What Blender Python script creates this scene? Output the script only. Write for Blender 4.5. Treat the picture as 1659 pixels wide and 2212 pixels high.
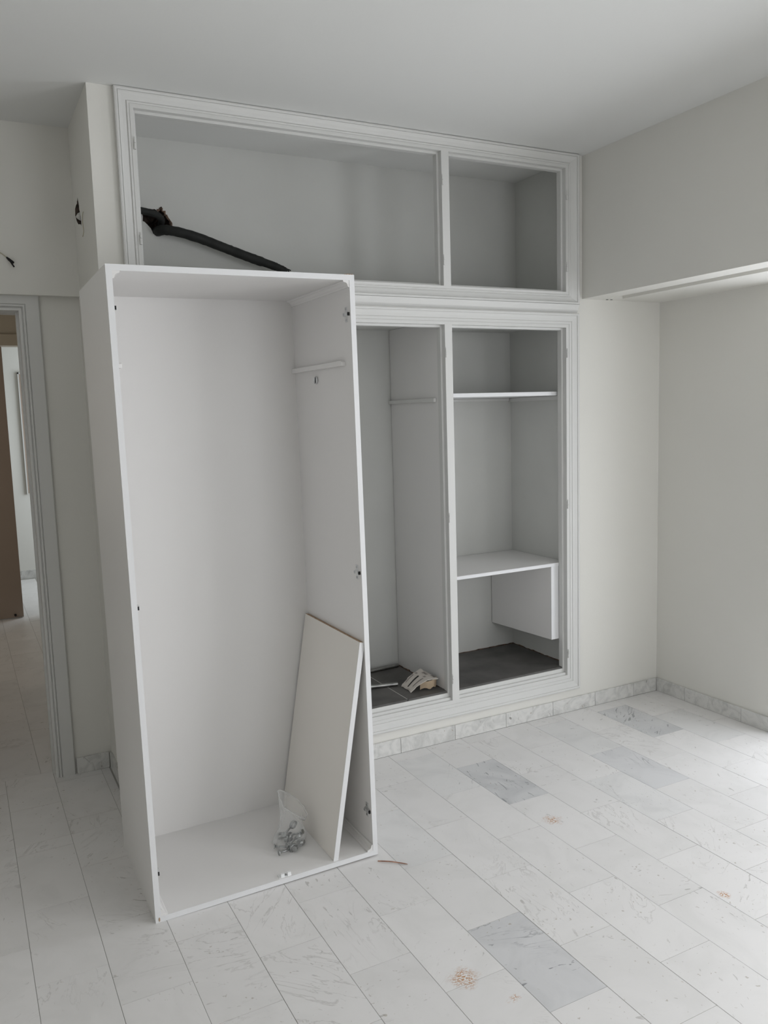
import bpy, bmesh, math, random
from mathutils import Vector, Matrix
random.seed(7)
for o in list(bpy.data.objects): bpy.data.objects.remove(o)
C = bpy.context.scene.collection
S = bpy.context.scene
PI = math.pi

# ------------------------------------------------------------ camera
F, YAW, PITCH, ROLL = 1776.273, 0.4774145, -0.1192330, -0.0305973
CAM = Vector((-0.824552, -3.253196, 1.58))
cy_, sy_ = math.cos(YAW), math.sin(YAW)
fwd = Vector((sy_*math.cos(PITCH), cy_*math.cos(PITCH), math.sin(PITCH)))
rgt = Vector((cy_, -sy_, 0)); up = rgt.cross(fwd)
r2 = math.cos(ROLL)*rgt + math.sin(ROLL)*up
u2 = -math.sin(ROLL)*rgt + math.cos(ROLL)*up
cam_d = bpy.data.cameras.new('camera'); cam = bpy.data.objects.new('camera', cam_d); C.objects.link(cam)
cam.matrix_world = Matrix(((r2.x, u2.x, -fwd.x, CAM.x), (r2.y, u2.y, -fwd.y, CAM.y), (r2.z, u2.z, -fwd.z, CAM.z), (0, 0, 0, 1)))
cam_d.sensor_fit = 'HORIZONTAL'; cam_d.sensor_width = 36.0; cam_d.lens = F/1659*36.0
cam_d.clip_start = 0.05; cam_d.clip_end = 60
S.camera = cam

# ------------------------------------------------------------ world, lights, exposure
w = bpy.data.worlds.new('world'); S.world = w; w.use_nodes = True
bg = w.node_tree.nodes['Background']; bg.inputs['Color'].default_value = (0.87, 0.91, 1.0, 1); bg.inputs["Strength"].default_value = 1.6
def area(name, loc, direction, sx, sy, power, col=(1, 1, 1)):
    d = bpy.data.lights.new(name, 'AREA'); d.shape = 'RECTANGLE'; d.size = sx; d.size_y = sy; d.energy = power; d.color = col
    o = bpy.data.objects.new(name, d); C.objects.link(o); o.location = loc
    o.rotation_euler = Vector(direction).to_track_quat('-Z', 'Y').to_euler()
    return o
area('daylight_balcony_door', (2.80, -1.20, 1.06), (-1, 0, 0), 0.92, 2.0, 15, (0.93, 0.955, 1.0))
area('daylight_rear_window', (1.3, -5.35, 1.45), (0, 1, -0.05), 1.4, 1.7, 14, (0.98, 0.985, 1.0))
area('daylight_side_window', (2.80, -3.45, 1.25), (-1, 0, 0), 1.8, 1.6, 62, (0.97, 0.975, 1.0))
area('daylight_far_room', (0.9, 5.1, 1.4), (-1, 0, 0), 1.1, 1.6, 22, (0.86, 0.93, 1.0))
area('daylight_hall', (-2.0, 2.9, 1.6), (1, 0.1, -0.2), 1.2, 1.4, 7.5, (1.0, 0.93, 0.84))
S.view_settings.view_transform = 'Standard'; S.view_settings.look = 'None'
S.view_settings.exposure = 0.02; S.view_settings.gamma = 1.0; S.view_settings.use_curve_mapping = False

# ------------------------------------------------------------ materials
def new_mat(name, col, rough=0.6, metal=0.0, bump=0.0, bscale=60, var=0.0, vscale=3, spec=0.5):
    m = bpy.data.materials.new(name); m.use_nodes = True; nt = m.node_tree; n = nt.nodes; l = nt.links
    b = n['Principled BSDF']; b.inputs['Roughness'].default_value = rough; b.inputs['Metallic'].default_value = metal
    b.inputs['Specular IOR Level'].default_value = spec
    b.inputs['Base Color'].default_value = (*col, 1)
    geo = n.new('ShaderNodeNewGeometry')
    if var > 0:
        no = n.new('ShaderNodeTexNoise'); no.inputs['Scale'].default_value = vscale; no.inputs['Detail'].default_value = 6
        l.new(geo.outputs['Position'], no.inputs['Vector'])
        cr = n.new('ShaderNodeValToRGB'); cr.color_ramp.elements[0].position = 0.3; cr.color_ramp.elements[1].position = 0.7
        cr.color_ramp.elements[0].color = (*[c*(1-var) for c in col], 1); cr.color_ramp.elements[1].color = (*[min(1, c*(1+var)) for c in col], 1)
        l.new(no.outputs['Fac'], cr.inputs['Fac']); l.new(cr.outputs['Color'], b.inputs['Base Color'])
    if bump > 0:
        nb = n.new('ShaderNodeTexNoise'); nb.inputs['Scale'].default_value = bscale; nb.inputs['Detail'].default_value = 4
        l.new(geo.outputs['Position'], nb.inputs['Vector'])
        bp = n.new('ShaderNodeBump'); bp.inputs['Strength'].default_value = bump; bp.inputs['Distance'].default_value = 0.002
        l.new(nb.outputs['Fac'], bp.inputs['Height']); l.new(bp.outputs['Normal'], b.inputs['Normal'])
    return m
M = {}
M['wall'] = new_mat('wall_paint', (0.755, 0.745, 0.70), 0.8, bump=0.12, bscale=90, var=0.012, vscale=2, spec=0.25)
M['ceil'] = new_mat('ceiling_paint', (0.77, 0.775, 0.755), 0.85, bump=0.1, bscale=80, spec=0.15)
M['hall'] = new_mat('hall_paint', (0.50, 0.45, 0.37), 0.8)
M['gloss'] = new_mat('white_gloss_paint', (0.675, 0.675, 0.655), 0.5, bump=0.12, bscale=25, var=0.006, vscale=6, spec=0.3)
M['mel'] = new_mat('white_melamine', (0.78, 0.77, 0.755), 0.42, bump=0.05, bscale=160, var=0.006, vscale=3)
M['edge'] = new_mat('edge_band', (0.76, 0.765, 0.77), 0.4)
M['board'] = new_mat('cream_board', (0.80, 0.772, 0.72), 0.5, var=0.012, vscale=4)
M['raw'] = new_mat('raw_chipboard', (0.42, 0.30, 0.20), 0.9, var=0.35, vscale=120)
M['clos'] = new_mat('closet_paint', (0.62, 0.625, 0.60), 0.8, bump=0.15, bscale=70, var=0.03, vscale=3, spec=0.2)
M['grout'] = new_mat('floor_grout', (0.42, 0.41, 0.385), 0.9)
M['grout2'] = new_mat('pale_grout', (0.62, 0.61, 0.58), 0.9)
M['chrome'] = new_mat('chrome', (0.62, 0.63, 0.64), 0.22, 1.0)
M['zinc'] = new_mat('zinc_hardware', (0.40, 0.41, 0.41), 0.30, 1.0, var=0.2, vscale=150)
M['plate'] = new_mat('nickel_plate', (0.72, 0.73, 0.73), 0.38, 0.85)
M['rail'] = new_mat('dull_chrome', (0.34, 0.34, 0.33), 0.36, 1.0, var=0.25, vscale=30)
M['plast'] = new_mat('white_plastic', (0.86, 0.87, 0.87), 0.35)
M['black'] = new_mat('black_void', (0.008, 0.008, 0.008), 0.8)
M['pipe'] = new_mat('black_conduit', (0.010, 0.011, 0.010), 0.75, bump=0.5, bscale=60, var=0.5, vscale=25)
M['rubble'] = new_mat('broken_masonry', (0.075, 0.055, 0.045), 0.95, bump=1.0, bscale=70, var=0.6, vscale=40)
M['brick'] = new_mat('crumbled_plaster_edge', (0.13, 0.085, 0.06), 0.95, bump=1.0, bscale=90, var=0.7, vscale=60)
M['brown'] = new_mat('brown_door_paint', (0.36, 0.29, 0.24), 0.5, var=0.04, vscale=2)
M['wood'] = new_mat('wood_stick', (0.36, 0.19, 0.13), 0.7, var=0.3, vscale=60)
M['dark'] = new_mat('dark_slate_tile', (0.10, 0.096, 0.09), 0.55, bump=0.2, bscale=40, var=0.35, vscale=7)
M['card'] = new_mat('printed_card', (0.68, 0.63, 0.575), 0.75, var=0.03, vscale=20)
M['kraft'] = new_mat('kraft_inside', (0.50, 0.39, 0.27), 0.8, var=0.08, vscale=30)
M['ink'] = new_mat('grey_ink', (0.13, 0.115, 0.11), 0.8)
M['tan'] = new_mat('tan_wire', (0.42, 0.38, 0.26), 0.6)
def bag_mat():
    m = bpy.data.materials.new('clear_plastic_bag'); m.use_nodes = True; nt = m.node_tree; n = nt.nodes; l = nt.links
    out = n['Material Output']; b = n['Principled BSDF']
    b.inputs['Base Color'].default_value = (0.86, 0.87, 0.86, 1); b.inputs['Roughness'].default_value = 0.25
    tr = n.new('ShaderNodeBsdfTransparent'); mx = n.new('ShaderNodeMixShader'); fr = n.new('ShaderNodeLayerWeight'); fr.inputs['Blend'].default_value = 0.35
    mr = n.new('ShaderNodeMapRange'); mr.inputs['To Min'].default_value = 0.17; mr.inputs['To Max'].default_value = 0.75
    l.new(fr.outputs['Facing'], mr.inputs['Value']); l.new(mr.outputs['Result'], mx.inputs['Fac'])
    l.new(tr.outputs['BSDF'], mx.inputs[1]); l.new(b.outputs['BSDF'], mx.inputs[2]); l.new(mx.outputs['Shader'], out.inputs['Surface'])
    return m
M['bag'] = bag_mat()

def marble(name, base, cloud, vein, vein_amt, speck_amt, rust=(), warp=1.0, big=0.0, cs=4.5):
    m = bpy.data.materials.new(name); m.use_nodes = True; nt = m.node_tree; n = nt.nodes; l = nt.links
    b = n['Principled BSDF']; b.inputs['Roughness'].default_value = 0.42; b.inputs['Specular IOR Level'].default_value = 0.4
    geo = n.new('ShaderNodeNewGeometry'); oi = n.new('ShaderNodeObjectInfo')
    # random shift and turn of the stone pattern for each tile
    mul = n.new('ShaderNodeVectorMath'); mul.operation = 'SCALE'; mul.inputs['Scale'].default_value = 37.0
    comb = n.new('ShaderNodeCombineXYZ'); l.new(oi.outputs['Random'], comb.inputs['X']); l.new(oi.outputs['Random'], comb.inputs['Z'])
    l.new(comb.outputs['Vector'], mul.inputs[0])
    add = n.new('ShaderNodeVectorMath'); add.operation = 'ADD'; l.new(geo.outputs['Position'], add.inputs[0]); l.new(mul.outputs['Vector'], add.inputs[1])
    rot = n.new('ShaderNodeVectorRotate'); rot.rotation_type = 'Z_AXIS'
    ang = n.new('ShaderNodeMath'); ang.operation = 'MULTIPLY'; ang.inputs[1].default_value = 2.6; l.new(oi.outputs['Random'], ang.inputs[0])
    l.new(add.outputs['Vector'], rot.inputs['Vector']); l.new(ang.outputs['Value'], rot.inputs['Angle'])
    P = rot.outputs['Vector']
    def noise(scale, detail, vec, dist=0.0, rough=0.55):
        t = n.new('ShaderNodeTexNoise'); t.inputs['Scale'].default_value = scale; t.inputs['Detail'].default_value = detail
        t.inputs['Distortion'].default_value = dist; t.inputs['Roughness'].default_value = rough; l.new(vec, t.inputs['Vector']); return t.outputs['Fac']
    def ramp(src, p0, p1, v0=0, v1=1):
        t = n.new('ShaderNodeMapRange'); t.interpolation_type = 'SMOOTHSTEP'
        t.inputs['From Min'].default_value = p0; t.inputs['From Max'].default_value = p1; t.inputs['To Min'].default_value = v0; t.inputs['To Max'].default_value = v1
        l.new(src, t.inputs['Value']); return t.outputs['Result']
    def mp(vec, sc):
        t = n.new('ShaderNodeMapping'); t.inputs['Scale'].default_value = sc; l.new(vec, t.inputs['Vector']); return t.outputs['Vector']
    def math2(op, a, bb):
        t = n.new('ShaderNodeMath'); t.operation = op
        for i, x in enumerate((a, bb)):
            if isinstance(x, (int, float)): t.inputs[i].default_value = x
            else: l.new(x, t.inputs[i])
        return t.outputs['Value']
    def mix(fac, c1, c2):
        t = n.new('ShaderNodeMix'); t.data_type = 'RGBA'; t.clamp_factor = True
        l.new(fac, t.inputs['Factor'])
        for i, x in ((6, c1), (7, c2)):
            if isinstance(x, tuple): t.inputs[i].default_value = (*x, 1)
            else: l.new(x, t.inputs[i])
        return t.outputs[2]
    col = mix(ramp(noise(cs, 8, P, 1.2), 0.38, 0.72), base, cloud)
    # per tile tone
    tone = n.new('ShaderNodeMapRange'); tone.inputs['To Min'].default_value = 0.975; tone.inputs['To Max'].default_value = 1.02
    l.new(oi.outputs['Random'], tone.inputs['Value'])
    hsv = n.new('ShaderNodeHueSaturation'); l.new(tone.outputs['Result'], hsv.inputs['Value']); l.new(col, hsv.inputs['Color']); col = hsv.outputs['Color']
    # thin veins : ridges of stretched noise
    Pv = mp(P, (1.0, 3.2*warp, 1.0))
    v = noise(3.0, 7, Pv, 1.6); v = math2('ABSOLUTE', math2('SUBTRACT', v, 0.5), 0)
    vm = math2('MULTIPLY', ramp(v, 0.0, 0.018, 1, 0), ramp(noise(2.2, 3, P), 0.5, 0.66)); vm = math2('MULTIPLY', vm, vein_amt)
    col = mix(vm, col, vein)
    # short flecks
    Pf = mp(P, (1.0, 3.0, 1.0)); f = noise(26, 3, Pf, 0.6, 0.45)
    fm = math2('MULTIPLY', ramp(f, 0.665, 0.715), ramp(noise(6, 3, P), 0.45, 0.62)); fm = math2('MULTIPLY', fm, speck_amt)
    col = mix(fm, col, vein)
    f2 = noise(75, 2, P, 0.3, 0.4); f2m = math2('MULTIPLY', ramp(f2, 0.70, 0.74), ramp(noise(3, 2, P), 0.42, 0.6)); f2m = math2('MULTIPLY', f2m, speck_amt)
    col = mix(f2m, col, (0.40, 0.36, 0.30))
    if big > 0:
        Pb = mp(P, (1.0, 5.0, 1.0)); bf = noise(9, 4, Pb, 1.4); bm = math2('MULTIPLY', ramp(bf, 0.60, 0.66), big); col = mix(bm, col, (0.14, 0.15, 0.155))
    # rusty mineral spots that are in the stone at known places of the floor
    for (rx, ry, rr) in rust:
        d = n.new('ShaderNodeVectorMath'); d.operation = 'DISTANCE'; d.inputs[1].default_value = (rx, ry, 0); l.new(geo.outputs['Position'], d.inputs[0])
        wob = math2('MULTIPLY', noise(22, 2, geo.outputs['Position']), 0.075)
        dm = ramp(math2('ADD', d.outputs['Value'], wob), 0.028+rr*0.2, 0.028+rr, 1, 0)
        rn = noise(150, 2, mp(geo.outputs['Position'], (0.8, 1.6, 1)), 0.8); rm = math2('MULTIPLY', dm, ramp(rn, 0.47, 0.54))
        col = mix(rm, col, (0.50, 0.25, 0.10))
    l.new(col, b.inputs['Base Color'])
    return m
RUST = ((1.107, -0.858, 0.055), (0.322, -1.440, 0.065), (0.39, -1.58, 0.03), (1.27, -1.53, 0.035))
M['marble'] = marble('white_marble', (0.80, 0.788, 0.775), (0.755, 0.745, 0.73), (0.40, 0.385, 0.36), 0.42, 0.62, RUST)
M['marble_g'] = marble('grey_marble', (0.70, 0.70, 0.703), (0.62, 0.622, 0.626), (0.26, 0.265, 0.275), 0.9, 1.0)
M['marble_d'] = marble('grey_marble_dark_flecks', (0.67, 0.672, 0.672), (0.55, 0.555, 0.56), (0.14, 0.15, 0.155), 0.7, 0.8, warp=1.6, big=0.6)
M['marble_l'] = marble('pale_grey_marble', (0.775, 0.77, 0.76), (0.70, 0.697, 0.688), (0.33, 0.33, 0.33), 0.6, 0.5)
M['marble_b'] = marble('baseboard_marble', (0.72, 0.715, 0.69), (0.56, 0.56, 0.54), (0.25, 0.24, 0.22), 0.8, 0.85, cs=16)
M['marble_h'] = M['marble']

# ------------------------------------------------------------ mesh helpers
def box(bm, x0, x1, y0, y1, z0, z1):
    vs = [bm.verts.new(p) for p in ((x0, y0, z0), (x1, y0, z0), (x1, y1, z0), (x0, y1, z0), (x0, y0, z1), (x1, y0, z1), (x1, y1, z1), (x0, y1, z1))]
    for f in ((0, 3, 2, 1), (4, 5, 6, 7), (0, 1, 5, 4), (1, 2, 6, 5), (2, 3, 7, 6), (3, 0, 4, 7)): bm.faces.new([vs[i] for i in f])
def prism(bm, poly, axis, a0, a1):
    """poly: 2-D points; extruded along axis from a0 to a1. axis 'x': (y,z)  'y': (x,z)  'z': (x,y)"""
    def P(p, a): return {'x': (a, p[0], p[1]), 'y': (p[0], a, p[1]), 'z': (p[0], p[1], a)}[axis]
    A = [bm.verts.new(P(p, a0)) for p in poly]; B = [bm.verts.new(P(p, a1)) for p in poly]
    n = len(poly)
    bm.faces.new(A); bm.faces.new(B[::-1])
    for i in range(n): bm.faces.new((A[i], B[i], B[(i+1) % n], A[(i+1) % n]))
def tube(bm, pts, rad, seg=10, caps=True, jit=0.0):
    pts = [Vector(p) for p in pts]; rads = rad if isinstance(rad, (list, tuple)) else [rad]*len(pts)
    rings = []; prev = None
    for i, p in enumerate(pts):
        t = (pts[min(i+1, len(pts)-1)] - pts[max(i-1, 0)]).normalized()
        if prev is None:
            a = Vector((0, 0, 1)) if abs(t.z) < 0.9 else Vector((1, 0, 0)); nrm = t.cross(a).normalized()
        else: nrm = (prev - t*prev.dot(t)).normalized()
        prev = nrm; bi = t.cross(nrm)
        rings.append([bm.verts.new(p + (nrm*math.cos(2*PI*k/seg) + bi*math.sin(2*PI*k/seg))*rads[i]*(1+random.uniform(-jit, jit))) for k in range(seg)])
    for a, b in zip(rings, rings[1:]):
        for k in range(seg): bm.faces.new((a[k], a[(k+1) % seg], b[(k+1) % seg], b[k]))
    if caps: bm.faces.new(rings[0][::-1]); bm.faces.new(rings[-1])
def ring_torus(bm, c, nrm, R, r, width=None, seg=20, s2=6):
    """flat band ring or torus around c"""
    c = Vector(c); nrm = Vector(nrm).normalized(); a = nrm.orthogonal().normalized(); b = nrm.cross(a)
    w_ = width if width else r
    rows = []
    for i in range(seg):
        th = 2*PI*i/seg; d = a*math.cos(th) + b*math.sin(th)
        rows.append([bm.verts.new(c + d*(R + r*math.cos(2*PI*k/s2)) + nrm*(w_*math.sin(2*PI*k/s2))) for k in range(s2)])
    for i in range(seg):
        A, B = rows[i], rows[(i+1) % seg]
        for k in range(s2): bm.faces.new((A[k], B[k], B[(k+1) % s2], A[(k+1) % s2]))
def smooth_pts(pts, n=6):
    out = []
    P = [Vector(p) for p in pts]
    for i in range(len(P)-1):
        p0, p1, p2, p3 = P[max(i-1, 0)], P[i], P[i+1], P[min(i+2, len(P)-1)]
        for k in range(n):
            t = k/n
            out.append(0.5*((2*p1) + (-p0+p2)*t + (2*p0-5*p1+4*p2-p3)*t*t + (-p0+3*p1-3*p2+p3)*t*t*t))
    out.append(P[-1]); return out
def obj(name, bm, mat, parent=None, smooth=False, bevel=0.0, recalc=True):
    if recalc: bmesh.ops.recalc_face_normals(bm, faces=bm.faces)
    me = bpy.data.meshes.new(name); bm.to_mesh(me); bm.free()
    mats = mat if isinstance(mat, (list, tuple)) else [mat]
    for m_ in mats: me.materials.append(M[m_])
    if smooth:
        for p in me.polygons: p.use_smooth = True
    o = bpy.data.objects.new(name, me); C.objects.link(o)
    if parent is not None: o.parent = parent
    if bevel > 0:
        md = o.modifiers.new('bevel', 'BEVEL'); md.width = bevel; md.segments = 2; md.limit_method = 'ANGLE'; md.angle_limit = 0.6
    return o
def struct(name, bm, mat, **k):
    o = obj(name, bm, mat, **k); o['kind'] = 'structure'; return o
def tag(o, label, cat, group=None):
    o['label'] = label; o['category'] = cat
    if group: o['group'] = group
    return o
def thing(name, label, cat, loc=(0, 0, 0), group=None):
    o = bpy.data.objects.new(name, None); C.objects.link(o); o.location = loc; o.empty_display_size = 0.05
    return tag(o, label, cat, group)
def bxs(*bs):
    bm = bmesh.new()
    for b in bs: box(bm, *b)
    return bm
def plate_with_holes(bm, outer, holes, axis, a):
    """wall sheet in plane axis=a with holes; each hole gets a cavity going 'depth' along axis. returns nothing"""
    def P(p, t): return {'x': (t, p[0], p[1]), 'y': (p[0], t, p[1])}[axis]
    loops = []
    ed = []
    for L in [outer] + [h[0] for h in holes]:
        vs = [bm.verts.new(P(p, a)) for p in L]; loops.append(vs)
        ed += [bm.edges.new((vs[i], vs[(i+1) % len(vs)])) for i in range(len(vs))]
    bmesh.ops.triangle_fill(bm, use_beauty=True, use_dissolve=False, edges=ed)
    return loops[1:]
def cavity(L, axis, a, depth, shrink=0.75):
    bm = bmesh.new()
    def P(p, t): return {'x': (t, p[0], p[1]), 'y': (p[0], t, p[1])}[axis]
    cx = sum(p[0] for p in L)/len(L); cz = sum(p[1] for p in L)/len(L)
    rows = []
    for t, s in ((0, 1.0), (0.35, 0.97), (0.8, shrink), (1.0, shrink*0.4)):
        rows.append([bm.verts.new(P((cx+(p[0]-cx)*s*random.uniform(0.94, 1.0) if t else p[0], cz+(p[1]-cz)*s*random.uniform(0.94, 1.0) if t else p[1]), a+depth*t*random.uniform(0.85, 1.1) if t else a)) for p in L])
    n = len(L)
    for A, B in zip(rows, rows[1:]):
        for i in range(n): bm.faces.new((A[i], A[(i+1) % n], B[(i+1) % n], B[i]))
    bm.faces.new(rows[-1])
    return bm
def jagged(poly, n=4, amt=0.004):
    out = []
    for i, p in enumerate(poly):
        q = poly[(i+1) % len(poly)]
        for k in range(n):
            t = k/n; out.append((p[0]+(q[0]-p[0])*t+random.uniform(-amt, amt), p[1]+(q[1]-p[1])*t+random.uniform(-amt, amt)))
    return out

# ------------------------------------------------------------ key dimensions (metres)
ZC = 2.8026                   # ceiling
XWL, XR, XB = -0.297, 2.546, 2.0156   # left end of closet wall, right wall, face of the bulkhead
ZB = 2.1175                   # underside of the bulkhead
YW = 0.012                    # face of the closet wall
YD = 0.563                    # face of the door wall
OL, OR = -0.136, 1.9038       # closet openings
ZU0, ZU1, ZL0, ZL1 = 2.1469, 2.7327, 0.1998, 1.974
M0, M1 = 1.1988, 1.2385
YBK = 0.53                    # inside back of the closet
ZF = 0.2385                    # closet floor
XIR = 1.95

# ------------------------------------------------------------ floor with tiles
TX0, TW, TL = -0.3496, 0.19845, 0.3967
floor = struct('floor', bxs((-2.7, 3.0, -5.3, 6.2, -0.12, -0.0014)), 'grout')
GAP = 0.0008
_tile_cache = {}
def tile(parent, x0, x1, y0, y1, mat, top=0.0, th=0.006):
    key = (round(x1-x0, 4), round(y1-y0, 4), mat)
    if key not in _tile_cache:
        bm = bmesh.new(); hx, hy = (x1-x0)/2, (y1-y0)/2
        lo = [bm.verts.new((sx*hx, sy*hy, -th)) for sx, sy in ((-1, -1), (1, -1), (1, 1), (-1, 1))]
        md = [bm.verts.new((sx*hx, sy*hy, -0.0002)) for sx, sy in ((-1, -1), (1, -1), (1, 1), (-1, 1))]
        tp = [bm.verts.new((sx*(hx-0.0002), sy*(hy-0.0002), 0)) for sx, sy in ((-1, -1), (1, -1), (1, 1), (-1, 1))]
        bm.faces.new(tp)
        for A, B in ((lo, md), (md, tp)):
            for i in range(4): bm.faces.new((A[i], A[(i+1) % 4], B[(i+1) % 4], B[i]))
        me = bpy.data.meshes.new('tile'); bm.to_mesh(me); bm.free(); me.materials.append(M[mat]); _tile_cache[key] = me
    o = bpy.data.objects.new('tile', _tile_cache[key]); C.objects.link(o); o.parent = parent
    o.location = ((x0+x1)/2, (y0+y1)/2, top + random.uniform(-0.0003, 0.0002)); return o
SPECIAL = {(7, -0.275): 'marble_d', (4, -1.268): 'marble_g', (12, -0.078): 'marble_d', (10, -0.475): 'marble_g', (9, -0.672): 'marble_l',
           (10, -0.078): 'marble_l', (4, -0.475): 'marble_l', (8, 0.0): 'marble', (13, -0.275): 'marble_l', (14, -0.475): 'marble', (6, -0.078): 'marble_l'}
tilecount = 0
far_bm = bmesh.new()
def clip_regions(x0, x1, y0, y1):
    """parts of the tile that lie on open floor (room or hall)"""
    out = []
    if y0 < 0.0:   # room in front of the closet wall
        a, b = max(x0, -2.5), min(x1, XR-0.001)
        if b-a > 0.01: out.append((a, b, y0, min(y1, 0.0)))
    if y1 > 0.0 and x0 < -0.31:   # left recess in front of the door wall
        a, b = max(x0, -2.5), min(x1, -0.314)
        if b-a > 0.01 and min(y1, 0.66)-max(y0, 0.0) > 0.01: out.append((a, b, max(y0, 0.0), min(y1, 0.66)))
    return out
for k in range(-11, 16):
    x0 = TX0 + k*TW; x1 = x0 + TW
    ph = -0.078 if k % 2 == 0 else -0.275
    j = -3
    while True:
        yt = ph - j*TL; yb = yt - TL; j += 1
        if yt < -5.2: break
        if yb > 0.66: continue
        mat = 'marble'
        for (kk, yy), mm in SPECIAL.items():
            if kk == k and abs(yy-yt) < 0.05: mat = mm
        for (a, b, c, d) in clip_regions(x0, x1, yb, yt):
            if c < 0 < d: d = 0.0
            if d-c < 0.012: continue
            A = (a+GAP, b-GAP, c+GAP, d-GAP)
            if c > -2.35 and not (b < -1.0 and c < -1.4):
                tile(floor, *A, mat); tilecount += 1
            else: box(far_bm, A[0], A[1], A[2], A[3], -0.006, 0.0)
# tile of the recess spans the wall line without a joint, so fill that one by the pieces above
hall_n = 0
for k in range(-4, 1):
    x0 = TX0 + k*TW - 0.05; x1 = x0 + TW
    for j in range(0, 13):
        y0 = 0.66 + j*TL - (0.2 if k % 2 else 0); y1 = y0+TL
        y0 = max(y0, 0.66)
        if y1-y0 < 0.02 or y1 > 5.86: 
            if y0 > 5.80: continue
            y1 = min(y1, 5.86)
        tile(floor, x0+GAP, x1-GAP, y0+GAP, y1-GAP, 'marble_h' if j != 3 else 'marble_l'); hall_n += 1
for k in range(-12, -4):
    x0 = TX0 + k*TW - 0.05
    for j in range(0, 13): 
        if x0 > -2.25: box(far_bm, x0+GAP, x0+TW-GAP, 0.66+j*TL+GAP, 0.66+(j+1)*TL-GAP, -0.006, 0)
fo = obj('tile_field', far_bm, 'marble', floor); fo['kind'] = 'stuff'

# ------------------------------------------------------------ walls and ceiling
struct('ceiling', bxs((-2.7, 3.0, -5.3, 6.2, ZC, ZC+0.12)), 'ceil')
# closet wall: piers around the openings
struct('wall_back', bxs((XWL, OL-0.004, YW, 0.07, 0, ZC), (OL-0.004, OR+0.004, YW, 0.07, 0, ZL0-0.004), (OL-0.004, OR+0.004, YW, 0.07, ZL1+0.004, ZU0-0.004),
                        (OL-0.004, OR+0.004, YW, 0.07, ZU1+0.004, ZC), (OR+0.004, XB, YW, 0.07, 0, ZC), (XB, 2.75, YW, 0.07, 0, ZB+0.03)), 'wall')
# return wall on the left of the closet, with the broken-out hole
hole_side = jagged([(0.405, 2.492), (0.385, 2.470), (0.370, 2.430), (0.345, 2.405), (0.352, 2.372), (0.385, 2.385), (0.455, 2.402), (0.500, 2.440), (0.490, 2.468), (0.430, 2.474)], 3, 0.004)
XS = -0.297
bm = bmesh.new(); plate_with_holes(bm, [(0.07, 0), (0.60, 0), (0.60, ZC), (0.07, ZC)], [(hole_side,)], 'x', XS)
box(bm, -0.20, -0.17, 0.07, 0.60, 0, ZC)
wl = struct('wall_left', bm, 'wall', recalc=True)
hs = obj('wall_cavity', cavity(hole_side, 'x', XS, 0.07), 'rubble', wl)
bm = bmesh.new(); tube(bm, [(XS+0.03, 0.41, 2.432), (XS+0.006, 0.415, 2.420), (XS+0.002, 0.42, 2.414)], [0.016, 0.016, 0.014], 12); obj('conduit_end', bm, 'grout2', wl, smooth=True)
bm = bmesh.new(); tube(bm, [(XS+0.02, 0.270, 2.397), (XS+0.0015, 0.270, 2.397)], 0.006, 10); obj('screw_hole', bm, 'black', wl)
bm = bmesh.new()
for (yy, zz, s) in ((0.44, 2.455, 0.012), (0.40, 2.46, 0.010), (0.38, 2.40, 0.009), (0.46, 2.43, 0.011), (0.37, 2.385, 0.007)):
    bmesh.ops.create_icosphere(bm, subdivisions=1, radius=s, matrix=Matrix.Translation((XS+0.018, yy, zz)))
obj('rubble_lump', bm, 'rubble', wl)
# door wall (above the door, right of the door, left of the door)
DX0, DX1, DZ = -1.36, -0.540, 2.055
ZS = 2.1155
wd = struct('wall_door', bxs((-2.6, -0.2, YD+0.018, 0.72, ZS, ZC), (-2.6, -0.2, YD-0.028, YD+0.045, ZS, ZC), (DX1+0.001, -0.2, YD+0.018, 0.72, 0, ZS), (-2.6, DX0, YD+0.018, 0.72, 0, ZS), (DX0, DX1+0.001, YD+0.018, 0.72, DZ+0.012, ZS)), 'wall')
# right wall with balcony door opening, and the wall behind the camera with its window
WY0, WY1 = -1.62, -0.76
struct('wall_right', bxs((XR, XR+0.2, WY1, 0.07, 0, ZB+0.05), (XR, XR+0.2, -2.5, WY0, 0, ZB+0.05), (XR, XR+0.2, -5.2, -4.4, 0, ZB+0.05), (XR, XR+0.2, -4.4, -2.5, 0, 0.40), (XR, XR+0.2, WY0, WY1, 2.07, ZB+0.05), (XR, XR+0.2, -4.4, -2.5, 2.07, ZB+0.05)), 'wall')
struct('wall_rear', bxs((-2.6, 0.6, -5.3, -5.15, 0, ZC), (2.0, XR+0.2, -5.3, -5.15, 0, ZC), (0.6, 2.0, -5.3, -5.15, 0, 0.55), (0.6, 2.0, -5.3, -5.15, 2.35, ZC)), 'wall')
struct('wall_far_left', bxs((-2.6, -2.5, -5.2, YD+0.04, 0, ZC)), 'wall')
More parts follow.
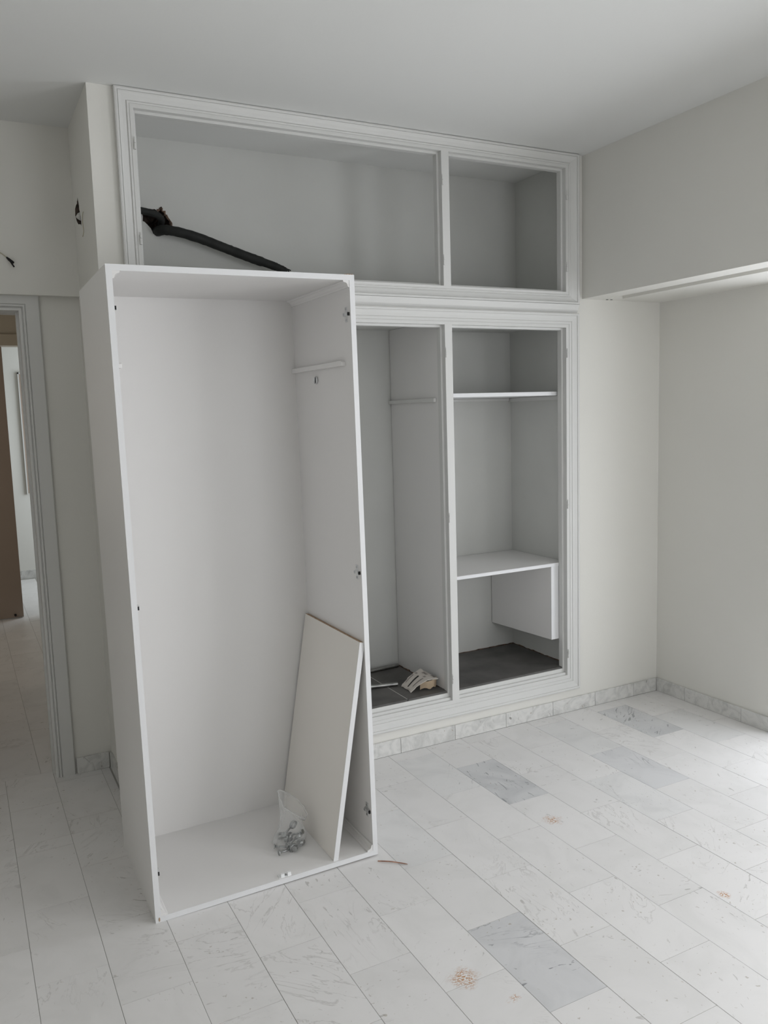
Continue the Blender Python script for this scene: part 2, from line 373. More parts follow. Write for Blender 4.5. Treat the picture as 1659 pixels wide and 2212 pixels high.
# bulkhead above the balcony alcove, with the curtain slot in its underside
SX0, SX1 = 2.138, 2.222
struct('wall_bulkhead', bxs((XB, XB+0.06, -5.2, YW, ZB, ZC), (XB+0.06, SX0, -5.2, YW, ZB, ZB+0.055), (SX1, XR, -5.2, YW, ZB, ZB+0.055),
                            (SX0, SX1, -0.055, YW, ZB, ZB+0.055), (XB+0.06, XR, -5.2, YW, ZB+0.03, ZB+0.08)), 'gloss' if False else 'wall')
bm = bmesh.new()
for (x, y) in ((2.160, -0.010), (2.185, -0.014)): tube(bm, [(x, y, ZB+0.004), (x, y, ZB-0.0015)], 0.006, 8)
t_ = obj('screw_hole', bm, 'black', bpy.data.objects['wall_bulkhead'])
bm = bmesh.new(); tube(bm, [(XR+0.004, -0.705, 2.094), (XR-0.0015, -0.705, 2.094)], 0.006, 8); obj('screw_hole', bm, 'black', bpy.data.objects['wall_right'])
# balcony door frame (outside the picture)
bm = bxs((XR+0.06, XR+0.12, WY0, WY0+0.06, 0.0, 2.07), (XR+0.06, XR+0.12, WY1-0.06, WY1, 0, 2.07), (XR+0.06, XR+0.12, WY0, WY1, 2.01, 2.07))
struct('window_1', bm, 'gloss')
struct('window_3', bxs((XR+0.06, XR+0.12, -4.4, -4.34, 0.40, 2.07), (XR+0.06, XR+0.12, -2.56, -2.5, 0.40, 2.07), (XR+0.06, XR+0.12, -4.4, -2.5, 0.40, 0.46), (XR+0.06, XR+0.12, -3.48, -3.42, 0.46, 2.07)), 'gloss')
struct('window_2', bxs((0.6, 2.0, -5.25, -5.20, 0.55, 0.61), (0.6, 2.0, -5.25, -5.20, 2.29, 2.35), (0.6, 0.66, -5.25, -5.2, 0.55, 2.35), (1.94, 2.0, -5.25, -5.2, 0.55, 2.35), (1.27, 1.33, -5.25, -5.2, 0.55, 2.35)), 'gloss')

# baseboards of marble pieces
def baseboard(name, axis, a0, a1, joints, face, side, h=0.072, th=0.012):
    bm = bmesh.new()
    if axis == 'x': box(bm, a0, a1, face+th*0.4, face+th-0.0005, 0.0, h-0.001)
    elif axis == 'y': box(bm, *(sorted((face+side*th*0.4, face+side*(th-0.0005)))), a0, a1, 0, h-0.001)
    bb = struct(name, bm, 'grout')
    js = [a0] + sorted(j for j in joints if a0 < j < a1) + [a1]
    for p, q in zip(js, js[1:]):
        bm = bmesh.new()
        if axis == 'x': box(bm, p+0.0009, q-0.0009, face, face+th-0.001, 0.0005, h)
        else: box(bm, *(sorted((face, face+side*(th-0.001)))), p+0.0009, q-0.0009, 0.0005, h)
        obj('tile', bm, 'marble_b', bb, bevel=0.0008)
    return bb
baseboard('baseboard_back', 'x', XWL, XR-0.012, [0.31, 0.61, 0.91, 1.21, 1.511, 1.808, 2.366, 2.09], 0.0, 1)
baseboard('baseboard_right', 'y', -0.755, 0.0, [-0.2, -0.558], XR-0.012, 1)
baseboard('baseboard_left', 'y', 0.014, 0.563, [0.26], XS-0.011, 1)
baseboard('baseboard_door', 'x', -0.452, XS-0.012, [], 0.5665, 1, th=0.0155)

# ------------------------------------------------------------ closet interior (structure)
hole_back = jagged([(-0.012, 2.452), (0.012, 2.432), (0.034, 2.398), (0.052, 2.396), (0.085, 2.408), (0.112, 2.420), (0.110, 2.446), (0.092, 2.478), (0.080, 2.494), (0.068, 2.512), (0.055, 2.502), (0.018, 2.500), (-0.010, 2.478)], 3, 0.004)
bm = bmesh.new(); plate_with_holes(bm, [(-0.17, 2.0), (2.00, 2.0), (2.00, ZC), (-0.17, ZC)], [(hole_back,)], 'y', YBK)
box(bm, -0.17, 2.02, YBK, YBK+0.03, ZF-0.06, 2.0)
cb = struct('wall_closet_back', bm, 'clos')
hb = obj('wall_cavity', cavity(hole_back, 'y', YBK+0.001, 0.09), 'rubble', cb)
bm = bmesh.new()
rim = [(p[0], p[1]) for p in hole_back if p[0] > 0.05]
tube(bm, [(x, YBK-0.001, z) for x, z in rim], [random.uniform(0.003, 0.008) for _ in rim], 6, jit=0.3); obj('broken_edge', bm, 'brick', cb)
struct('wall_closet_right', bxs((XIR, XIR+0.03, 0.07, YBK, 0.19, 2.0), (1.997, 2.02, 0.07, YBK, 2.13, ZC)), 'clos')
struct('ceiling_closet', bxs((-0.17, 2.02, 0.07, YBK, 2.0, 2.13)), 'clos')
fc = struct('floor_closet', bxs((-0.17, XIR, 0.040, YBK, 0.197, ZF-0.0006)), 'grout2')
for (a, b) in ((-0.17, 0.172), (0.172, 0.572), (0.572, 0.972), (0.972, 1.372), (1.372, XIR)):
    g = 0.0021 if b < 1.3 else 0.0
    bm = bxs((a+(0.0021 if a < 1.3 else 0.0012), b-g, 0.0335, YBK-0.002, ZF-0.012, ZF)); obj('tile', bm, 'dark', fc)
# crumbled edge where the closet floor meets the plaster
def crumble(pts, parent):
    bm = bmesh.new(); P = []
    for i in range(len(pts)-1):
        a, b = Vector(pts[i]), Vector(pts[i+1]); n = max(2, int((b-a).length/0.02))
        P += [a.lerp(b, k/n) for k in range(n)]
    P.append(Vector(pts[-1]))
    P = [p+Vector((random.uniform(-0.002, 0.002), random.uniform(-0.002, 0.002), random.uniform(-0.001, 0.002))) for p in P]
    tube(bm, P, [random.uniform(0.0015, 0.0048) for _ in P], 6, jit=0.3); return obj('rubble_edge', bm, 'brick', parent)
crumble([(1.25, YBK-0.004, ZF), (XIR-0.003, YBK-0.004, ZF), (XIR-0.003, 0.10, ZF)], fc)
crumble([(0.6, YBK-0.004, ZF), (1.186, YBK-0.004, ZF), (1.186, 0.10, ZF)], fc)

# ------------------------------------------------------------ built-in closet frame
cl = thing('built_in_closet', 'white moulded built-in closet frame with empty door openings, set in the wall', 'closet', (0.9, 0.0, 0))
def local(o): 
    o.matrix_parent_inverse = o.parent.matrix_basis.inverted(); return o
def part(name, bm, mat, parent=cl, **k): return local(obj(name, bm, mat, parent, **k))
def architrave(x0, x1, z0, z1, wl_, wr, wb, wt, prof):
    bm = bmesh.new(); rings = []
    for (t, h) in prof:
        rings.append([bm.verts.new(p) for p in ((x0-wl_*t, -h, z0-wb*t), (x1+wr*t, -h, z0-wb*t), (x1+wr*t, -h, z1+wt*t), (x0-wl_*t, -h, z1+wt*t))])
    for A, B in zip(rings, rings[1:]):
        for i in range(4): bm.faces.new((A[i], B[i], B[(i+1) % 4], A[(i+1) % 4]))
    return bm
prof_u = [(0, -0.055), (0, -0.0008), (0.012, 0.0), (0.19, 0.0), (0.20, -0.0022), (0.235, -0.0022), (0.245, 0.0), (0.31, 0.0015), (0.34, 0.0), (0.355, -0.004), (0.40, -0.002), (0.48, 0.000), (0.60, 0.003), (0.72, 0.008), (0.79, 0.0125),
          (0.80, 0.009), (0.83, 0.009), (0.84, 0.0145), (0.90, 0.0165), (0.97, 0.015), (1.0, 0.012), (1.0, -0.0125)]
prof_l = [(0, -0.055), (0, -0.0008), (0.012, 0.0), (0.20, 0.0), (0.21, -0.0022), (0.245, -0.0022), (0.255, 0.0), (0.40, 0.0005), (0.415, -0.002), (0.44, -0.002), (0.45, 0.001), (0.62, 0.003), (0.80, 0.008),
          (0.81, 0.005), (0.84, 0.005), (0.85, 0.012), (0.91, 0.0145), (0.97, 0.013), (1.0, 0.010), (1.0, -0.0125)]
prof_u = [(t, h*0.65 if h > 0 else h) for t, h in prof_u]; prof_l = [(t, h*0.5 if h > 0 else h) for t, h in prof_l]
part('architrave', architrave(OL, OR, ZU0, ZU1, 0.068, 0.080, 0.059, 0.068, prof_u), 'gloss')
part('architrave', architrave(OL, OR, ZL0, ZL1, 0.068, 0.080, 0.082, 0.070, prof_l), 'gloss')
# cavetto between the two units
bm = bmesh.new()
pf = [(2.087, -0.012), (2.087, -0.004), (2.075, -0.001), (2.062, 0.004), (2.052, 0.0115), (2.048, 0.0120)]
A = [bm.verts.new((-0.204, y, z)) for z, y in pf]; B = [bm.verts.new((1.984, y, z)) for z, y in pf]
for i in range(len(pf)-1): bm.faces.new((A[i], B[i], B[i+1], A[i+1]))
part('cornice_moulding', bm, 'gloss')
part('mullion', bxs((M0, M1, 0.0, 0.056, ZU0-0.002, ZU1+0.002)), 'gloss', bevel=0.0015)
part('mullion', bxs((M0, M1, 0.0, 0.056, ZL0-0.002, ZL1+0.002)), 'gloss', bevel=0.0015)
def stops(x0, x1, z0, z1, w_=0.010, wb=0.010):
    return bxs((x0-0.001, x0+w_, 0.026, 0.056, z0, z1), (x1-w_, x1+0.001, 0.026, 0.056, z0, z1), (x0+w_, x1-w_, 0.026, 0.056, z1-w_, z1+0.001), *([(x0+w_, x1-w_, 0.026, 0.056, z0-0.001, z0+wb)] if wb else []))
for (a, b, c, d) in ((OL, M0, ZU0, ZU1), (M1, OR, ZU0, ZU1), (OL, M0, ZL0, ZL1), (M1, OR, ZL0, ZL1)):
    part('door_stop', stops(a, b, c, d, wb=(0.010 if c > 1 else 0.0)), 'gloss', bevel=0.001)
for (a, b) in ((OL, M0), (M1, OR)):
    part('sill', bxs((a, b, 0.012, 0.0262, 0.1985, 0.212)), 'gloss', bevel=0.0012)
    part('sill', bxs((a, b, 0.0262, 0.0325, 0.1985, 0.2305)), 'gloss', bevel=0.0012)
part('sill', bxs((OL-0.03, XIR, 0.056, 0.0735, 2.125, 2.158)), 'gloss', bevel=0.001)
part('partition', bxs((1.191, 1.209, 0.058, YBK-0.005, ZF+0.001, 1.999)), 'mel')
part('shelf_batten', bxs((1.176, 1.1905, 0.075, YBK-0.004, 1.626, 1.644)), 'gloss', bevel=0.002)
part('shelf_batten', bxs((1.210, XIR-0.02, YBK-0.016, YBK-0.0005, 1.628, 1.6435)), 'gloss', bevel=0.001)
part('shelf_batten', bxs((XIR-0.016, XIR-0.0005, 0.09, YBK-0.0005, 1.622, 1.6435)), 'gloss', bevel=0.001)
def hinge(x, z, h=0.045):
    bm = bmesh.new(); y = -0.0035
    tube(bm, [(x, y, z-h/2), (x, y, z-0.001)], 0.0045, 8); tube(bm, [(x, y, z+0.001), (x, y, z+h*0.28)], 0.0038, 8)
    tube(bm, [(x, y, z+h*0.28), (x, y, z+h*0.5)], 0.0018, 6)
    box(bm, x-0.0015, x+0.0015, y, 0.014, z-h/2, z-0.002)
    return part('hinge', bm, 'gloss', smooth=False)
for (x, z) in ((-0.1385, 2.606), (-0.1385, 2.262), (1.9085, 2.606), (1.9085, 2.266), (1.2010, 2.608), (1.2010, 2.260), (1.9085, 1.850), (1.9085, 1.095), (1.9085, 0.316), (1.2010, 1.848), (1.2010, 1.086), (1.2010, 0.306)):
    hinge(x, z)

# closet shelf and hanging desk of the right compartment
sh = tag(obj('closet_shelf', bxs((1.2105, XIR-0.0175, 0.068, YBK-0.017, 1.6445, 1.6635)), ['edge'], bevel=0.0008), 'white shelf high in the right closet compartment, resting on battens', 'shelf')
dk = thing('closet_desk', 'white low shelf with a hanging side panel in the right closet compartment', 'shelf', (1.58, 0.30, 0.78))
part('top_panel', bxs((1.2105, XIR-0.005, 0.056, YBK-0.006, 0.7700, 0.7870)), 'mel', dk)
part('edge_strip', bxs((1.2105, XIR-0.002, 0.0545, 0.056, 0.7705, 0.7865)), 'edge', dk)
bm = bmesh.new()
pl = [(1.846, 0.058), (1.892, 0.058), (1.845, YBK-0.005), (1.800, YBK-0.005)]
prism(bm, pl, 'z', 0.385, 0.7695); part('side_panel', bm, 'mel', dk)
part('edge_strip', bxs((1.846, 1.893, 0.0560, 0.058, 0.385, 0.7698)), 'edge', dk)

# chrome tubes and torn card on the closet floor
def rod(pts, label):
    bm = bmesh.new(); P = [Vector(p) for p in pts]
    tube(bm, P, 0.0102, 16, caps=False); tube(bm, [P[0]+(P[-1]-P[0])*0.01, P[-1]-(P[-1]-P[0])*0.01], 0.0088, 16)
    o = obj('hanging_rail', bm, 'rail', smooth=True); return tag(o, label, 'rail', 'chrome rails on the closet floor')
rod([(0.62, 0.452, ZF+0.0106), (1.172, 0.498, ZF+0.0106)], 'chrome tube lying against the back wall on the dark closet floor')
rod([(0.60, 0.330, ZF+0.0106), (1.022, 0.228, ZF+0.0106)], 'shorter chrome tube lying loose in front, beside the torn card')

card = thing('torn_card', 'torn printed cardboard sleeve lying crumpled on the dark closet floor', 'cardboard', (1.10, 0.15, ZF))
def sheet(grid, th=0.0022):
    bm = bmesh.new(); T = [[bm.verts.new(p) for p in r] for r in grid]
    for i in range(len(T)-1):
        for j_ in range(len(T[0])-1): bm.faces.new((T[i][j_], T[i][j_+1], T[i+1][j_+1], T[i+1][j_]))
    bmesh.ops.recalc_face_normals(bm, faces=bm.faces)
    bmesh.ops.solidify(bm, geom=bm.faces[:], thickness=th); return bm
# upper sheet : from the two torn tips on the floor (left) up to the ridge against the partition
tipA, tipB = Vector((1.030, 0.205, ZF+0.003)), Vector((1.024, 0.098, ZF+0.003))
topA, topB = Vector((1.160, 0.235, ZF+0.060)), Vector((1.168, 0.075, ZF+0.052))
grid = []
for i in range(15):
    t = i/14; row = []
    for j_ in range(11):
        s = j_/10
        a = tipA.lerp(topA, t); b = tipB.lerp(topB, t); p = a.lerp(b, s)
        p.z += 0.020*math.sin(PI*t)*(0.6+0.4*s)
        if i == 0: p += Vector((random.uniform(-0.004, 0.010), 0, 0))
        if i == 14: p += Vector((random.uniform(-0.006, 0.002), 0, random.uniform(-0.003, 0.003)))
        if j_ in (0, 10): p += Vector((0, random.uniform(-0.003, 0.003), 0))
        p.z = max(p.z, ZF+0.003)
        row.append(p)
    grid.append(row)
part('printed_face', sheet(grid), 'card', card)
# curled flap under it, plain kraft side
g2 = []
for i in range(11):
    t = i/10; x = 1.082+0.092*t; row = []
    for j_ in range(5):
        s = j_/4
        row.append(Vector((x, 0.110-0.024*math.sin(PI*t)-0.006*s, ZF+0.0035+0.010*abs(math.sin(PI*2.2*t))*(1-s)+s*(0.040+0.012*t))))
    g2.append(row)
part('curled_flap', sheet(g2), 'kraft', card)
def on_card(t, s, lift=0.0042):
    a = tipA.lerp(topA, t); b = tipB.lerp(topB, t); p = a.lerp(b, s); p.z += 0.020*math.sin(PI*t)*(0.6+0.4*s)+lift; return p
def strip(t0, s0, t1, s1, w_, mat='ink', name='printed_line'):
    bm = bmesh.new(); n = 6; L, R = [], []
    for k in range(n+1):
        f = k/n; t = t0+(t1-t0)*f; s = s0+(s1-s0)*f
        L.append(bm.verts.new(on_card(t, s-w_/2))); R.append(bm.verts.new(on_card(t, s+w_/2)))
    for k in range(n): bm.faces.new((L[k], L[k+1], R[k+1], R[k]))
    return part(name, bm, mat, card)
strip(0.16, 0.12, 0.55, 0.10, 0.035); strip(0.16, 0.78, 0.58, 0.74, 0.035)
strip(0.08, 0.50, 0.60, 0.40, 0.075, 'black', 'slot'); 
def letters(txt, t0, s0, size):
    cu = bpy.data.curves.new('lettering', 'FONT'); cu.body = txt; cu.size = size; cu.extrude = 0.0002; cu.align_x = 'CENTER'; cu.align_y = 'CENTER'
    o = bpy.data.objects.new('lettering', cu); C.objects.link(o); cu.materials.append(M['ink'])
    p = on_card(t0, s0, 0.0046); ex = -(on_card(t0, s0+0.05)-on_card(t0, s0-0.05)).normalized()
    ey = (on_card(t0+0.05, s0)-on_card(t0-0.05, s0)).normalized(); ex = (-ex); ez = ex.cross(ey).normalized(); ey = ez.cross(ex)
    m = Matrix((ex, ey, ez)).transposed().to_4x4(); m.translation = p
    dg = bpy.context.evaluated_depsgraph_get(); me = bpy.data.meshes.new_from_object(o.evaluated_get(dg)); bpy.data.objects.remove(o)
    me.transform(m); q = bpy.data.objects.new('lettering', me); C.objects.link(q); q.parent = card; return local(q)
letters('SVLI', 0.86, 0.42, 0.022); letters('SVLI', 0.93, 0.80, 0.018); letters('DS', 0.66, 0.14, 0.015); letters('DS', 0.68, 0.66, 0.015)

# ------------------------------------------------------------ black pipes in the upper compartment
def pipe(name, pts, r, label, ends=True):
    bm = bmesh.new(); P = smooth_pts(pts, 8); R = [(r[min(i, len(r)-1)] if isinstance(r, list) else r)*(1+random.uniform(-0.04, 0.04)) for i, _ in enumerate(P)]
    tube(bm, P, R, 14, jit=0.03); o = obj(name, bm, 'pipe', smooth=True); return tag(o, label, 'pipe')
pp = pipe('conduit_pipe', [(0.052, 0.60, 2.412), (0.048, 0.545, 2.410), (0.062, 0.480, 2.406), (0.11, 0.455, 2.398), (0.20, 0.450, 2.379), (0.293, 0.450, 2.351), (0.37, 0.450, 2.327), (0.46, 0.450, 2.300), (0.545, 0.450, 2.277), (0.590, 0.450, 2.263), (0.615, 0.450, 2.250)], [0.0215]*60+[0.019]*8+[0.017]*20,
          'long black conduit pipe sagging out of the broken wall hole to the right')
bm = bmesh.new()
for k in range(9):
    a = k*0.7; tube(bm, smooth_pts([(0.605, 0.450+0.010*math.cos(a), 2.254+0.010*math.sin(a)), (0.620, 0.450+0.014*math.cos(a), 2.251+0.012*math.sin(a)), (0.632+random.uniform(-0.01, 0.008), 0.450+0.012*math.cos(a+.5), 2.247+0.013*math.sin(a+.4))], 3), 0.003, 5)
q = obj('frayed_end', bm, 'pipe', pp); q.matrix_parent_inverse = Matrix()
pipe('conduit_pipe', [(-0.168, 0.47, 2.512), (-0.10, 0.474, 2.496), (-0.04, 0.480, 2.483), (0.015, 0.485, 2.476), (0.045, 0.495, 2.470), (0.066, 0.520, 2.458), (0.070, 0.56, 2.445), (0.070, 0.60, 2.440)], 0.0145,
     'short black conduit pipe bending into the wall hole from the left')

# loose wires on the walls
bm = bmesh.new(); tube(bm, smooth_pts([(XS-0.003, 0.262, 2.405), (XS-0.008, 0.243, 2.39), (XS-0.012, 0.232, 2.355), (XS-0.010, 0.232, 2.325), (XS-0.012, 0.255, 2.308)], 5), 0.0013, 6)
tag(obj('loose_wire', bm, 'tan', smooth=True), 'thin tan wire hanging beside the broken hole in the left wall', 'wire')
bm = bmesh.new()
tube(bm, smooth_pts([(-0.572, 0.530, 2.262), (-0.560, 0.515, 2.247), (-0.548, 0.510, 2.238)], 4), [0.003, 0.004, 0.005, 0.006, 0.006, 0.006, 0.0055, 0.005, 0.004][:9], 8)
tube(bm, smooth_pts([(-0.560, 0.516, 2.244), (-0.552, 0.510, 2.228), (-0.549, 0.506, 2.222)], 4), 0.0035, 8)
ws = obj('cable_stub', bm, 'black'); tag(ws, 'black cable stubs sticking out above the doorway', 'wire')
bm = bmesh.new(); tube(bm, smooth_pts([(-0.70, 0.534, 2.34), (-0.64, 0.532, 2.305), (-0.60, 0.531, 2.283), (-0.572, 0.530, 2.262)], 5), 0.0016, 6); o = obj('grey_lead', bm, 'tan', ws)

# ------------------------------------------------------------ door_1 : casing and lining
def casing():
    bm = bmesh.new(); y1 = YD+0.019
    # stepped profile, swept as an inverted U; t measured away from the opening
    pr = [(0.0, y1+0.10), (0.0, YD+0.012), (0.010, YD+0.010), (0.011, YD+0.014), (0.015, YD+0.014), (0.016, YD+0.002), (0.022, YD+0.001), (0.023, YD+0.007), (0.026, YD+0.007), (0.027, YD+0.004), (0.078, YD+0.004), (0.082, YD+0.008), (0.082, y1)]
    rows = []
    for t, y in pr:
        tt = min(t, 0.062)
        rows.append([bm.verts.new(p) for p in ((DX1+t, y, 0.0), (DX1+t, y, DZ+tt), (DX0-t, y, DZ+tt), (DX0-t, y, 0.0))])
    for A, B in zip(rows, rows[1:]):
        for i in range(3): bm.faces.new((A[i], B[i], B[i+1], A[i+1]))
    return bm
d1 = struct('door_1', casing(), 'gloss')
obj('door_lining', bxs((DX1-0.0015, DX1+0.02, YD+0.09, 0.725, 0, DZ+0.02), (DX0-0.02, DX0+0.0015, YD+0.09, 0.725, 0, DZ+0.02), (DX0, DX1, YD+0.09, 0.725, DZ-0.0015, DZ+0.02), (DX1-0.009, DX1, YD+0.07, YD+0.10, 0, DZ)), 'gloss', d1)

# ------------------------------------------------------------ hall and far room through the doorway
struct('wall_hall', bxs((-2.3, -1.15, 4.02, 4.14, 0, 2.205), (-0.12, 0.10, 4.02, 4.14, 0, 2.205), (-2.3, 0.10, 4.02, 4.14, 2.205, ZC), (-0.02, 0.08, 0.72, 4.02, 0, ZC), (-2.4, -2.3, 0.72, 6.1, 0, ZC)), 'hall')
struct('trim_1', bxs((-1.24, -0.04, 3.995, 4.02, 2.205, 2.293)), 'hall')
struct('wall_far_room', bxs((-2.3, 1.3, 5.88, 6.0, 0, ZC), (1.25, 1.35, 4.14, 5.88, 0, ZC), (0.10, 1.3, 4.04, 4.14, 0, ZC)), 'wall')
bm = bxs((-1.2, -0.14, 5.868, 5.8795, 0.0, 0.085)); struct('baseboard_far_room', bm, 'marble_b')
dl = thing('brown_door', 'dark brown door leaf standing in the far doorway of the hall', 'door', (-0.8, 4.05, 0))
part('door_leaf', bxs((-1.14, -0.432, 4.028, 4.066, 0.006, 2.20)), 'brown', dl, bevel=0.002)
bm = bmesh.new(); tube(bm, [(-0.495, 4.022, 0.03), (-0.495, 3.995, 0.03)], [0.010, 0.008], 10); part('door_stop_knob', bm, 'black', dl)
fp = thing('framed_panel', 'narrow brown panel with a white edge on the far room wall', 'panel', (-0.15, 5.86, 1.48))
part('panel_board', bxs((-0.198, -0.02, 5.862, 5.879, 0.88, 2.085)), 'brown', fp)
part('panel_frame', bxs((-0.208, -0.196, 5.855, 5.879, 0.87, 2.10), (-0.208, -0.02, 5.855, 5.879, 2.085, 2.10)), 'gloss', fp)

# ------------------------------------------------------------ free-standing wardrobe carcass
KX, KY, KW, KD, KH, T = -0.3840, -0.7450, 0.7900, 0.543, 2.0300, 0.018
TILT = -0.0085
wr = thing('wardrobe_carcass', 'tall open white wardrobe carcass without doors standing in front of the closet', 'wardrobe', (KX, KY, 0))
wr.rotation_euler = (0, TILT, 0)
KI = 0.520   # inner depth
def kp(name, bm, mat, parent=wr, **k): return obj(name, bm, mat, parent, **k)   # coordinates local to the wardrobe
kp('side_panel', bxs((0, T, 0.0012, KD, 0, KH)), 'mel', bevel=0.0006)
kp('side_panel', bxs((KW-T, KW, 0.0012, KD, 0, KH)), 'mel', bevel=0.0006)
kp('top_panel', bxs((T, KW-T, 0.0012, KI, KH-T, KH)), 'mel')
kp('bottom_panel', bxs((T, KW-T, 0.0012, KI, 0.0, T)), 'mel')
kp('back_panel', bxs((T, KW-T, KI, KI+0.008, 0.001, KH-0.001)), 'mel')
for b in ((0, T, 0, 0.0012, 0, KH), (KW-T, KW, 0, 0.0012, 0, KH), (T, KW-T, 0, 0.0012, KH-T, KH), (T, KW-T, 0, 0.0012, 0, T)):
    kp('edge_strip', bxs(b), 'edge')
# shadow gap under the wardrobe, put in as a thin brown strip
kp('gap_shadow_strip', bxs((0.02, KW-0.02, 0.010, KI, -0.0005, 0.0)), 'raw')
# corner reinforcing strips with a cove profile
def corner(cx, cz, sx, sz):
    L = 0.022; pts = [(0, 0), (L, 0), (L, 0.004)]
    for k in range(7):
        a = PI/2*k/6; pts.append((L-0.003-(L-0.008)*math.sin(a)*0.9, 0.006+(L-0.010)*(1-math.cos(a))*0.95))
    pts += [(0.004, L), (0, L)]
    bm = bmesh.new(); prism(bm, [(cx+sx*p[0], cz+sz*p[1]) for p in pts], 'y', 0.0015, KI-0.001); return kp('corner_strip', bm, 'mel')
corner(T, KH-T, 1, -1); corner(KW-T, KH-T, -1, -1); corner(T, T, 1, 1); corner(KW-T, T, -1, 1)
# shelf battens on the side panels
def batten(x0, x1):
    bm = bmesh.new(); prism(bm, [(0.058, 1.738), (0.058, 1.750), (0.064, 1.755), (KI-0.001, 1.755), (KI-0.001, 1.738)], 'x', x0, x1); return kp('shelf_batten', bm, 'mel', bevel=0.0008)
batten(KW-T-0.015, KW-T+0.0); batten(T, T+0.019)
# hinge mounting plates
def hinge_plate(x, z, s):
    """x: panel face, s: +1 plate stands towards +x"""
    e = thing_part('hinge_plate', x, z, s)
def thing_part(name, x, z, s):
    bm = bmesh.new(); y0 = 0.034
    def bb(a, b, c, d, e, f): box(bm, min(x+s*a, x+s*b), max(x+s*a, x+s*b), c, d, e, f)
    bb(0, 0.0015, y0-0.009, y0+0.009, z-0.026, z+0.026)      # vertical wings
    bb(0, 0.0025, y0-0.022, y0+0.014, z-0.007, z+0.007)
    bb(0.002, 0.0085, y0-0.020, y0+0.012, z-0.0055, z+0.0055)  # raised channel
    p = kp(name, bm, 'plate', bevel=0.0008)
    for zz in (z-0.018, z+0.018):
        bm = bmesh.new(); tube(bm, [(x+s*0.0012, y0, zz), (x+s*0.0035, y0, zz)], 0.0042, 10); kp('screw', bm, 'chrome', p)
    bm = bmesh.new(); tube(bm, [(x+s*0.008, y0+0.004, z), (x+s*0.0105, y0+0.004, z)], 0.0045, 10); kp('screw', bm, 'chrome', p)
    bm = bmesh.new(); bx0, bx1 = sorted((x+s*0.0004, x+s*0.0065)); box(bm, bx0, bx1, y0-0.0255, y0-0.0215, z-0.0055, z+0.0055); kp('plate_clip', bm, 'black', p)
    return p
for z in (1.905, 1.030, 0.160): hinge_plate(KW-T, z, -1)
for z in (1.908, 1.015, 0.156): hinge_plate(T, z, 1)
# door buffer clip on the bottom panel
cpx = 0.440
clip = kp('bumper_clip', bxs((cpx-0.022, cpx+0.022, 0.008, 0.028, T, T+0.0015), (cpx-0.016, cpx-0.003, 0.006, 0.014, T, T+0.013), (cpx+0.008, cpx+0.020, 0.006, 0.014, T, T+0.013)), 'plast')
kp('screw', bxs((cpx-0.002, cpx+0.006, 0.010, 0.018, T+0.001, T+0.005)), 'zinc', clip)
# rail socket on the right panel and its twin on the left
for (x, s) in ((KW-T, -1), (T, 1)):
    bm = bmesh.new(); ring_torus(bm, (x+s*0.004, 0.312, 1.702), (1, 0, 0), 0.0125, 0.0025, 0.004, 24, 8); so = kp('rail_socket', bm, 'chrome', smooth=True)
    bm = bmesh.new(); tube(bm, [(x, 0.312, 1.702), (x+s*0.0012, 0.312, 1.702)], 0.011, 16); kp('socket_base', bm, 'zinc', so)
# damaged corner chips
bm = bmesh.new(); bmesh.ops.create_icosphere(bm, subdivisions=1, radius=0.006, matrix=Matrix.Translation((0.012, -0.0005, 0.010)) @ Matrix.Diagonal((0.5, 0.25, 1.3, 1))); kp('chipped_edge', bm, 'raw')
bm = bmesh.new()
for k in range(4): bmesh.ops.create_icosphere(bm, subdivisions=1, radius=0.004, matrix=Matrix.Translation((KW-0.030+0.008*k, 0.004, KH+0.001)) @ Matrix.Diagonal((1, 1, random.uniform(0.4, 1.0), 1)))
kp('chipped_edge', bm, 'raw')

# loose board leaning inside the wardrobe
bd = thing('loose_board', 'loose cream board leaning inside the open wardrobe', 'board', (0.236, -0.485, 0.0236))
bd.rotation_euler = (0, 0.1695, 0)
bm = bxs((0, 0.018, -0.250, 0.2500, 0, 0.780)); b0 = obj('board_panel', bm, 'board', bd, bevel=0.0006)
obj('edge_strip', bxs((0, 0.018, -0.2515, -0.2502, 0, 0.780)), 'edge', bd)
obj('raw_edge', bxs((0.0008, 0.0172, -0.249, 0.249, 0.780, 0.7812)), 'raw', bd)

# plastic bag with metal brackets
bag = thing('plastic_bag', 'clear plastic bag standing open on the wardrobe floor', 'bag', (0.145, -0.545, 0.0232))
def bag_mesh():
    bm = bmesh.new(); rows = []
    lv = [(-0.0, 0.052, 0.040, 0, 0, 0), (0.014, 0.062, 0.050, 0, 0, 0), (0.035, 0.058, 0.047, 0.006, 0.004, 0), (0.060, 0.046, 0.038, 0.012, 0.014, 0), (0.085, 0.040, 0.030, 0.020, 0.025, 0.1), (0.105, 0.043, 0.032, 0.026, 0.035, 0.5), (0.120, 0.049, 0.036, 0.032, 0.040, 1.0), (0.126, 0.051, 0.038, 0.033, 0.041, 1.0)]
    n = 40
    for (z, rx, ry, ox, oy, tilt) in lv:
        r = []
        for k in range(n):
            a = 2*PI*k/n; wv = 1+0.05*math.sin(5*a+z*60)+0.03*math.sin(11*a+z*130)+random.uniform(-0.012, 0.012)
            x = ox+rx*wv*math.cos(a); y = oy+ry*wv*math.sin(a)
            zz = z + tilt*(-0.042*math.cos(a) + 0.030*math.sin(a) + 0.004*math.sin(3*a))
            r.append(bm.verts.new((x, y, max(zz, 0.0))))
        rows.append(r)
    for A, B in zip(rows, rows[1:]):
        for k in range(n): bm.faces.new((A[k], A[(k+1) % n], B[(k+1) % n], B[k]))
    return bm, [Vector(v.co) for v in rows[-1]]
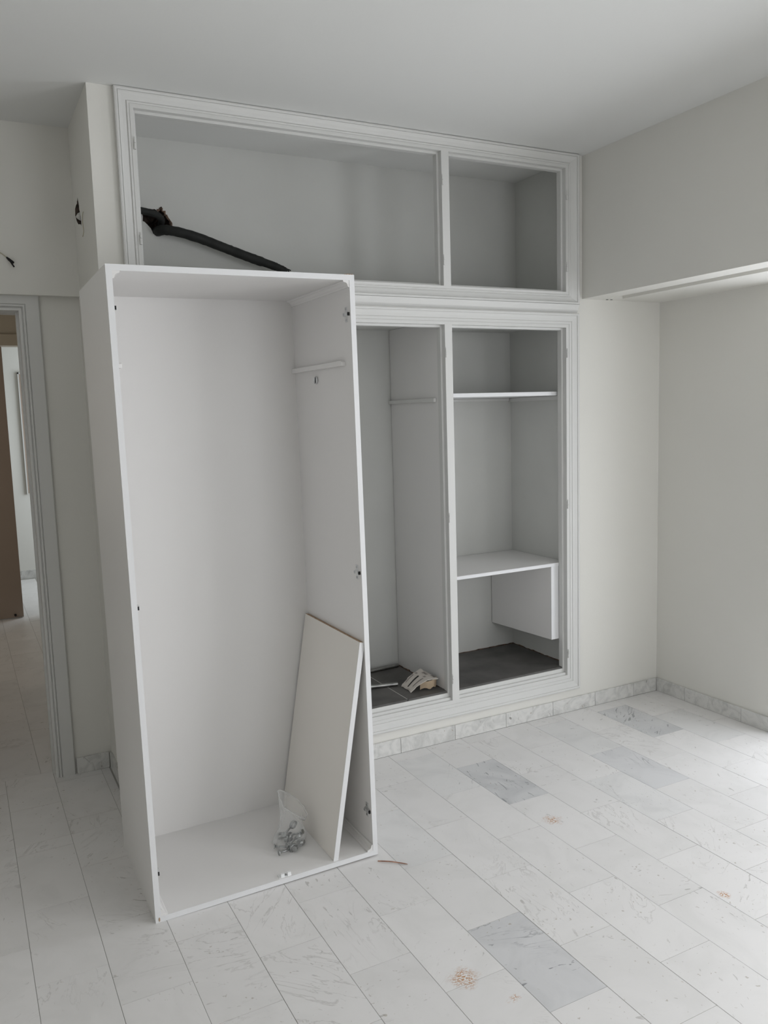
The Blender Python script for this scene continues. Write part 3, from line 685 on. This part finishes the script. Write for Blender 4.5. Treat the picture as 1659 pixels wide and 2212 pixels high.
bm, rimv = bag_mesh(); obj('bag_film', bm, 'bag', bag, smooth=True)
bm = bmesh.new(); tube(bm, rimv+[rimv[0]], 0.0028, 6, caps=False, jit=0.35); obj('rolled_rim', bm, 'bag', bag, smooth=True)
def bracket():
    """rail bracket: a ring socket on a short stem with a round foot"""
    t = thing('rail_bracket', 'small zinc rail bracket in the clear bag', 'bracket', (0, 0, 0))
    bm = bmesh.new(); ring_torus(bm, (0.029, 0, 0), (0, 1, 0), 0.0145, 0.0016, 0.0065, 22, 8); obj('socket_ring', bm, 'zinc', t, smooth=True)
    bm = bmesh.new(); tube(bm, [(0.0135, 0, 0), (-0.028, 0, 0)], 0.0036, 8); obj('stem', bm, 'zinc', t, smooth=True)
    bm = bmesh.new(); tube(bm, [(-0.028, 0, 0), (-0.0305, 0, 0)], 0.0095, 16); obj('foot', bm, 'zinc', t)
    return t
def copy_tree(o):
    r = o.copy(); C.objects.link(r)
    for ch in list(o.children): c = ch.copy(); C.objects.link(c); c.parent = r
    return r
br0 = bracket()
BR = [((0.112, -0.600, 0.034), (0, 0, 0.10)), ((0.108, -0.572, 0.036), (0.3, 0.15, -0.35)), ((0.150, -0.570, 0.047), (0.9, -0.2, 0.4)),
      ((0.142, -0.545, 0.078), (0.2, -0.35, 0.45)), ((0.168, -0.552, 0.060), (1.3, 0.4, 2.4)), ((0.125, -0.560, 0.066), (0.1, 0.7, 1.0)), ((0.160, -0.590, 0.036), (1.4, 0.1, 0.8)), ((0.140, -0.520, 0.036), (1.5, 0.0, 2.0))]
BRL = ['small zinc rail bracket lying flat at the front left of the clear bag', 'small zinc rail bracket at the far left edge of the bag pile, ring tilted down', 'small zinc rail bracket in the middle of the bag pile',
       'topmost zinc rail bracket in the bag, ring pointing up right', 'small zinc rail bracket turned sideways just under the topmost one', 'small zinc rail bracket standing with its ring up in the bag',
       'small zinc rail bracket lying at the front right of the bag pile', 'small zinc rail bracket at the back of the bag pile']
for i, (loc, rot) in enumerate(BR):
    o = br0 if i == 0 else copy_tree(br0)
    o.location = loc; o.rotation_euler = rot
    o['label'] = BRL[i]; o['category'] = 'bracket'; o['group'] = 'metal brackets in the plastic bag'

# splinter on the tiles
bm = bmesh.new(); tube(bm, smooth_pts([(0.386, -0.782, 0.004), (0.426, -0.815, 0.006), (0.468, -0.852, 0.003)], 4), [0.0018, 0.002, 0.0022, 0.0022, 0.0022, 0.002, 0.002, 0.0018, 0.0012], 6)
tag(obj('wood_splinter', bm, 'wood'), 'thin reddish wood splinter lying on the marble tiles beside the wardrobe', 'stick')
# paint flakes on the closet sill
bm = bmesh.new()
for (x, y) in ((1.352, 0.062), (1.372, 0.064), (1.361, 0.060)): bmesh.ops.create_icosphere(bm, subdivisions=1, radius=0.005, matrix=Matrix.Translation((x, y, 2.160)) @ Matrix.Rotation(x*9, 4, 'Z') @ Matrix.Diagonal((1.2, 0.5, 0.7, 1)))
part('paint_flakes', bm, 'gloss')
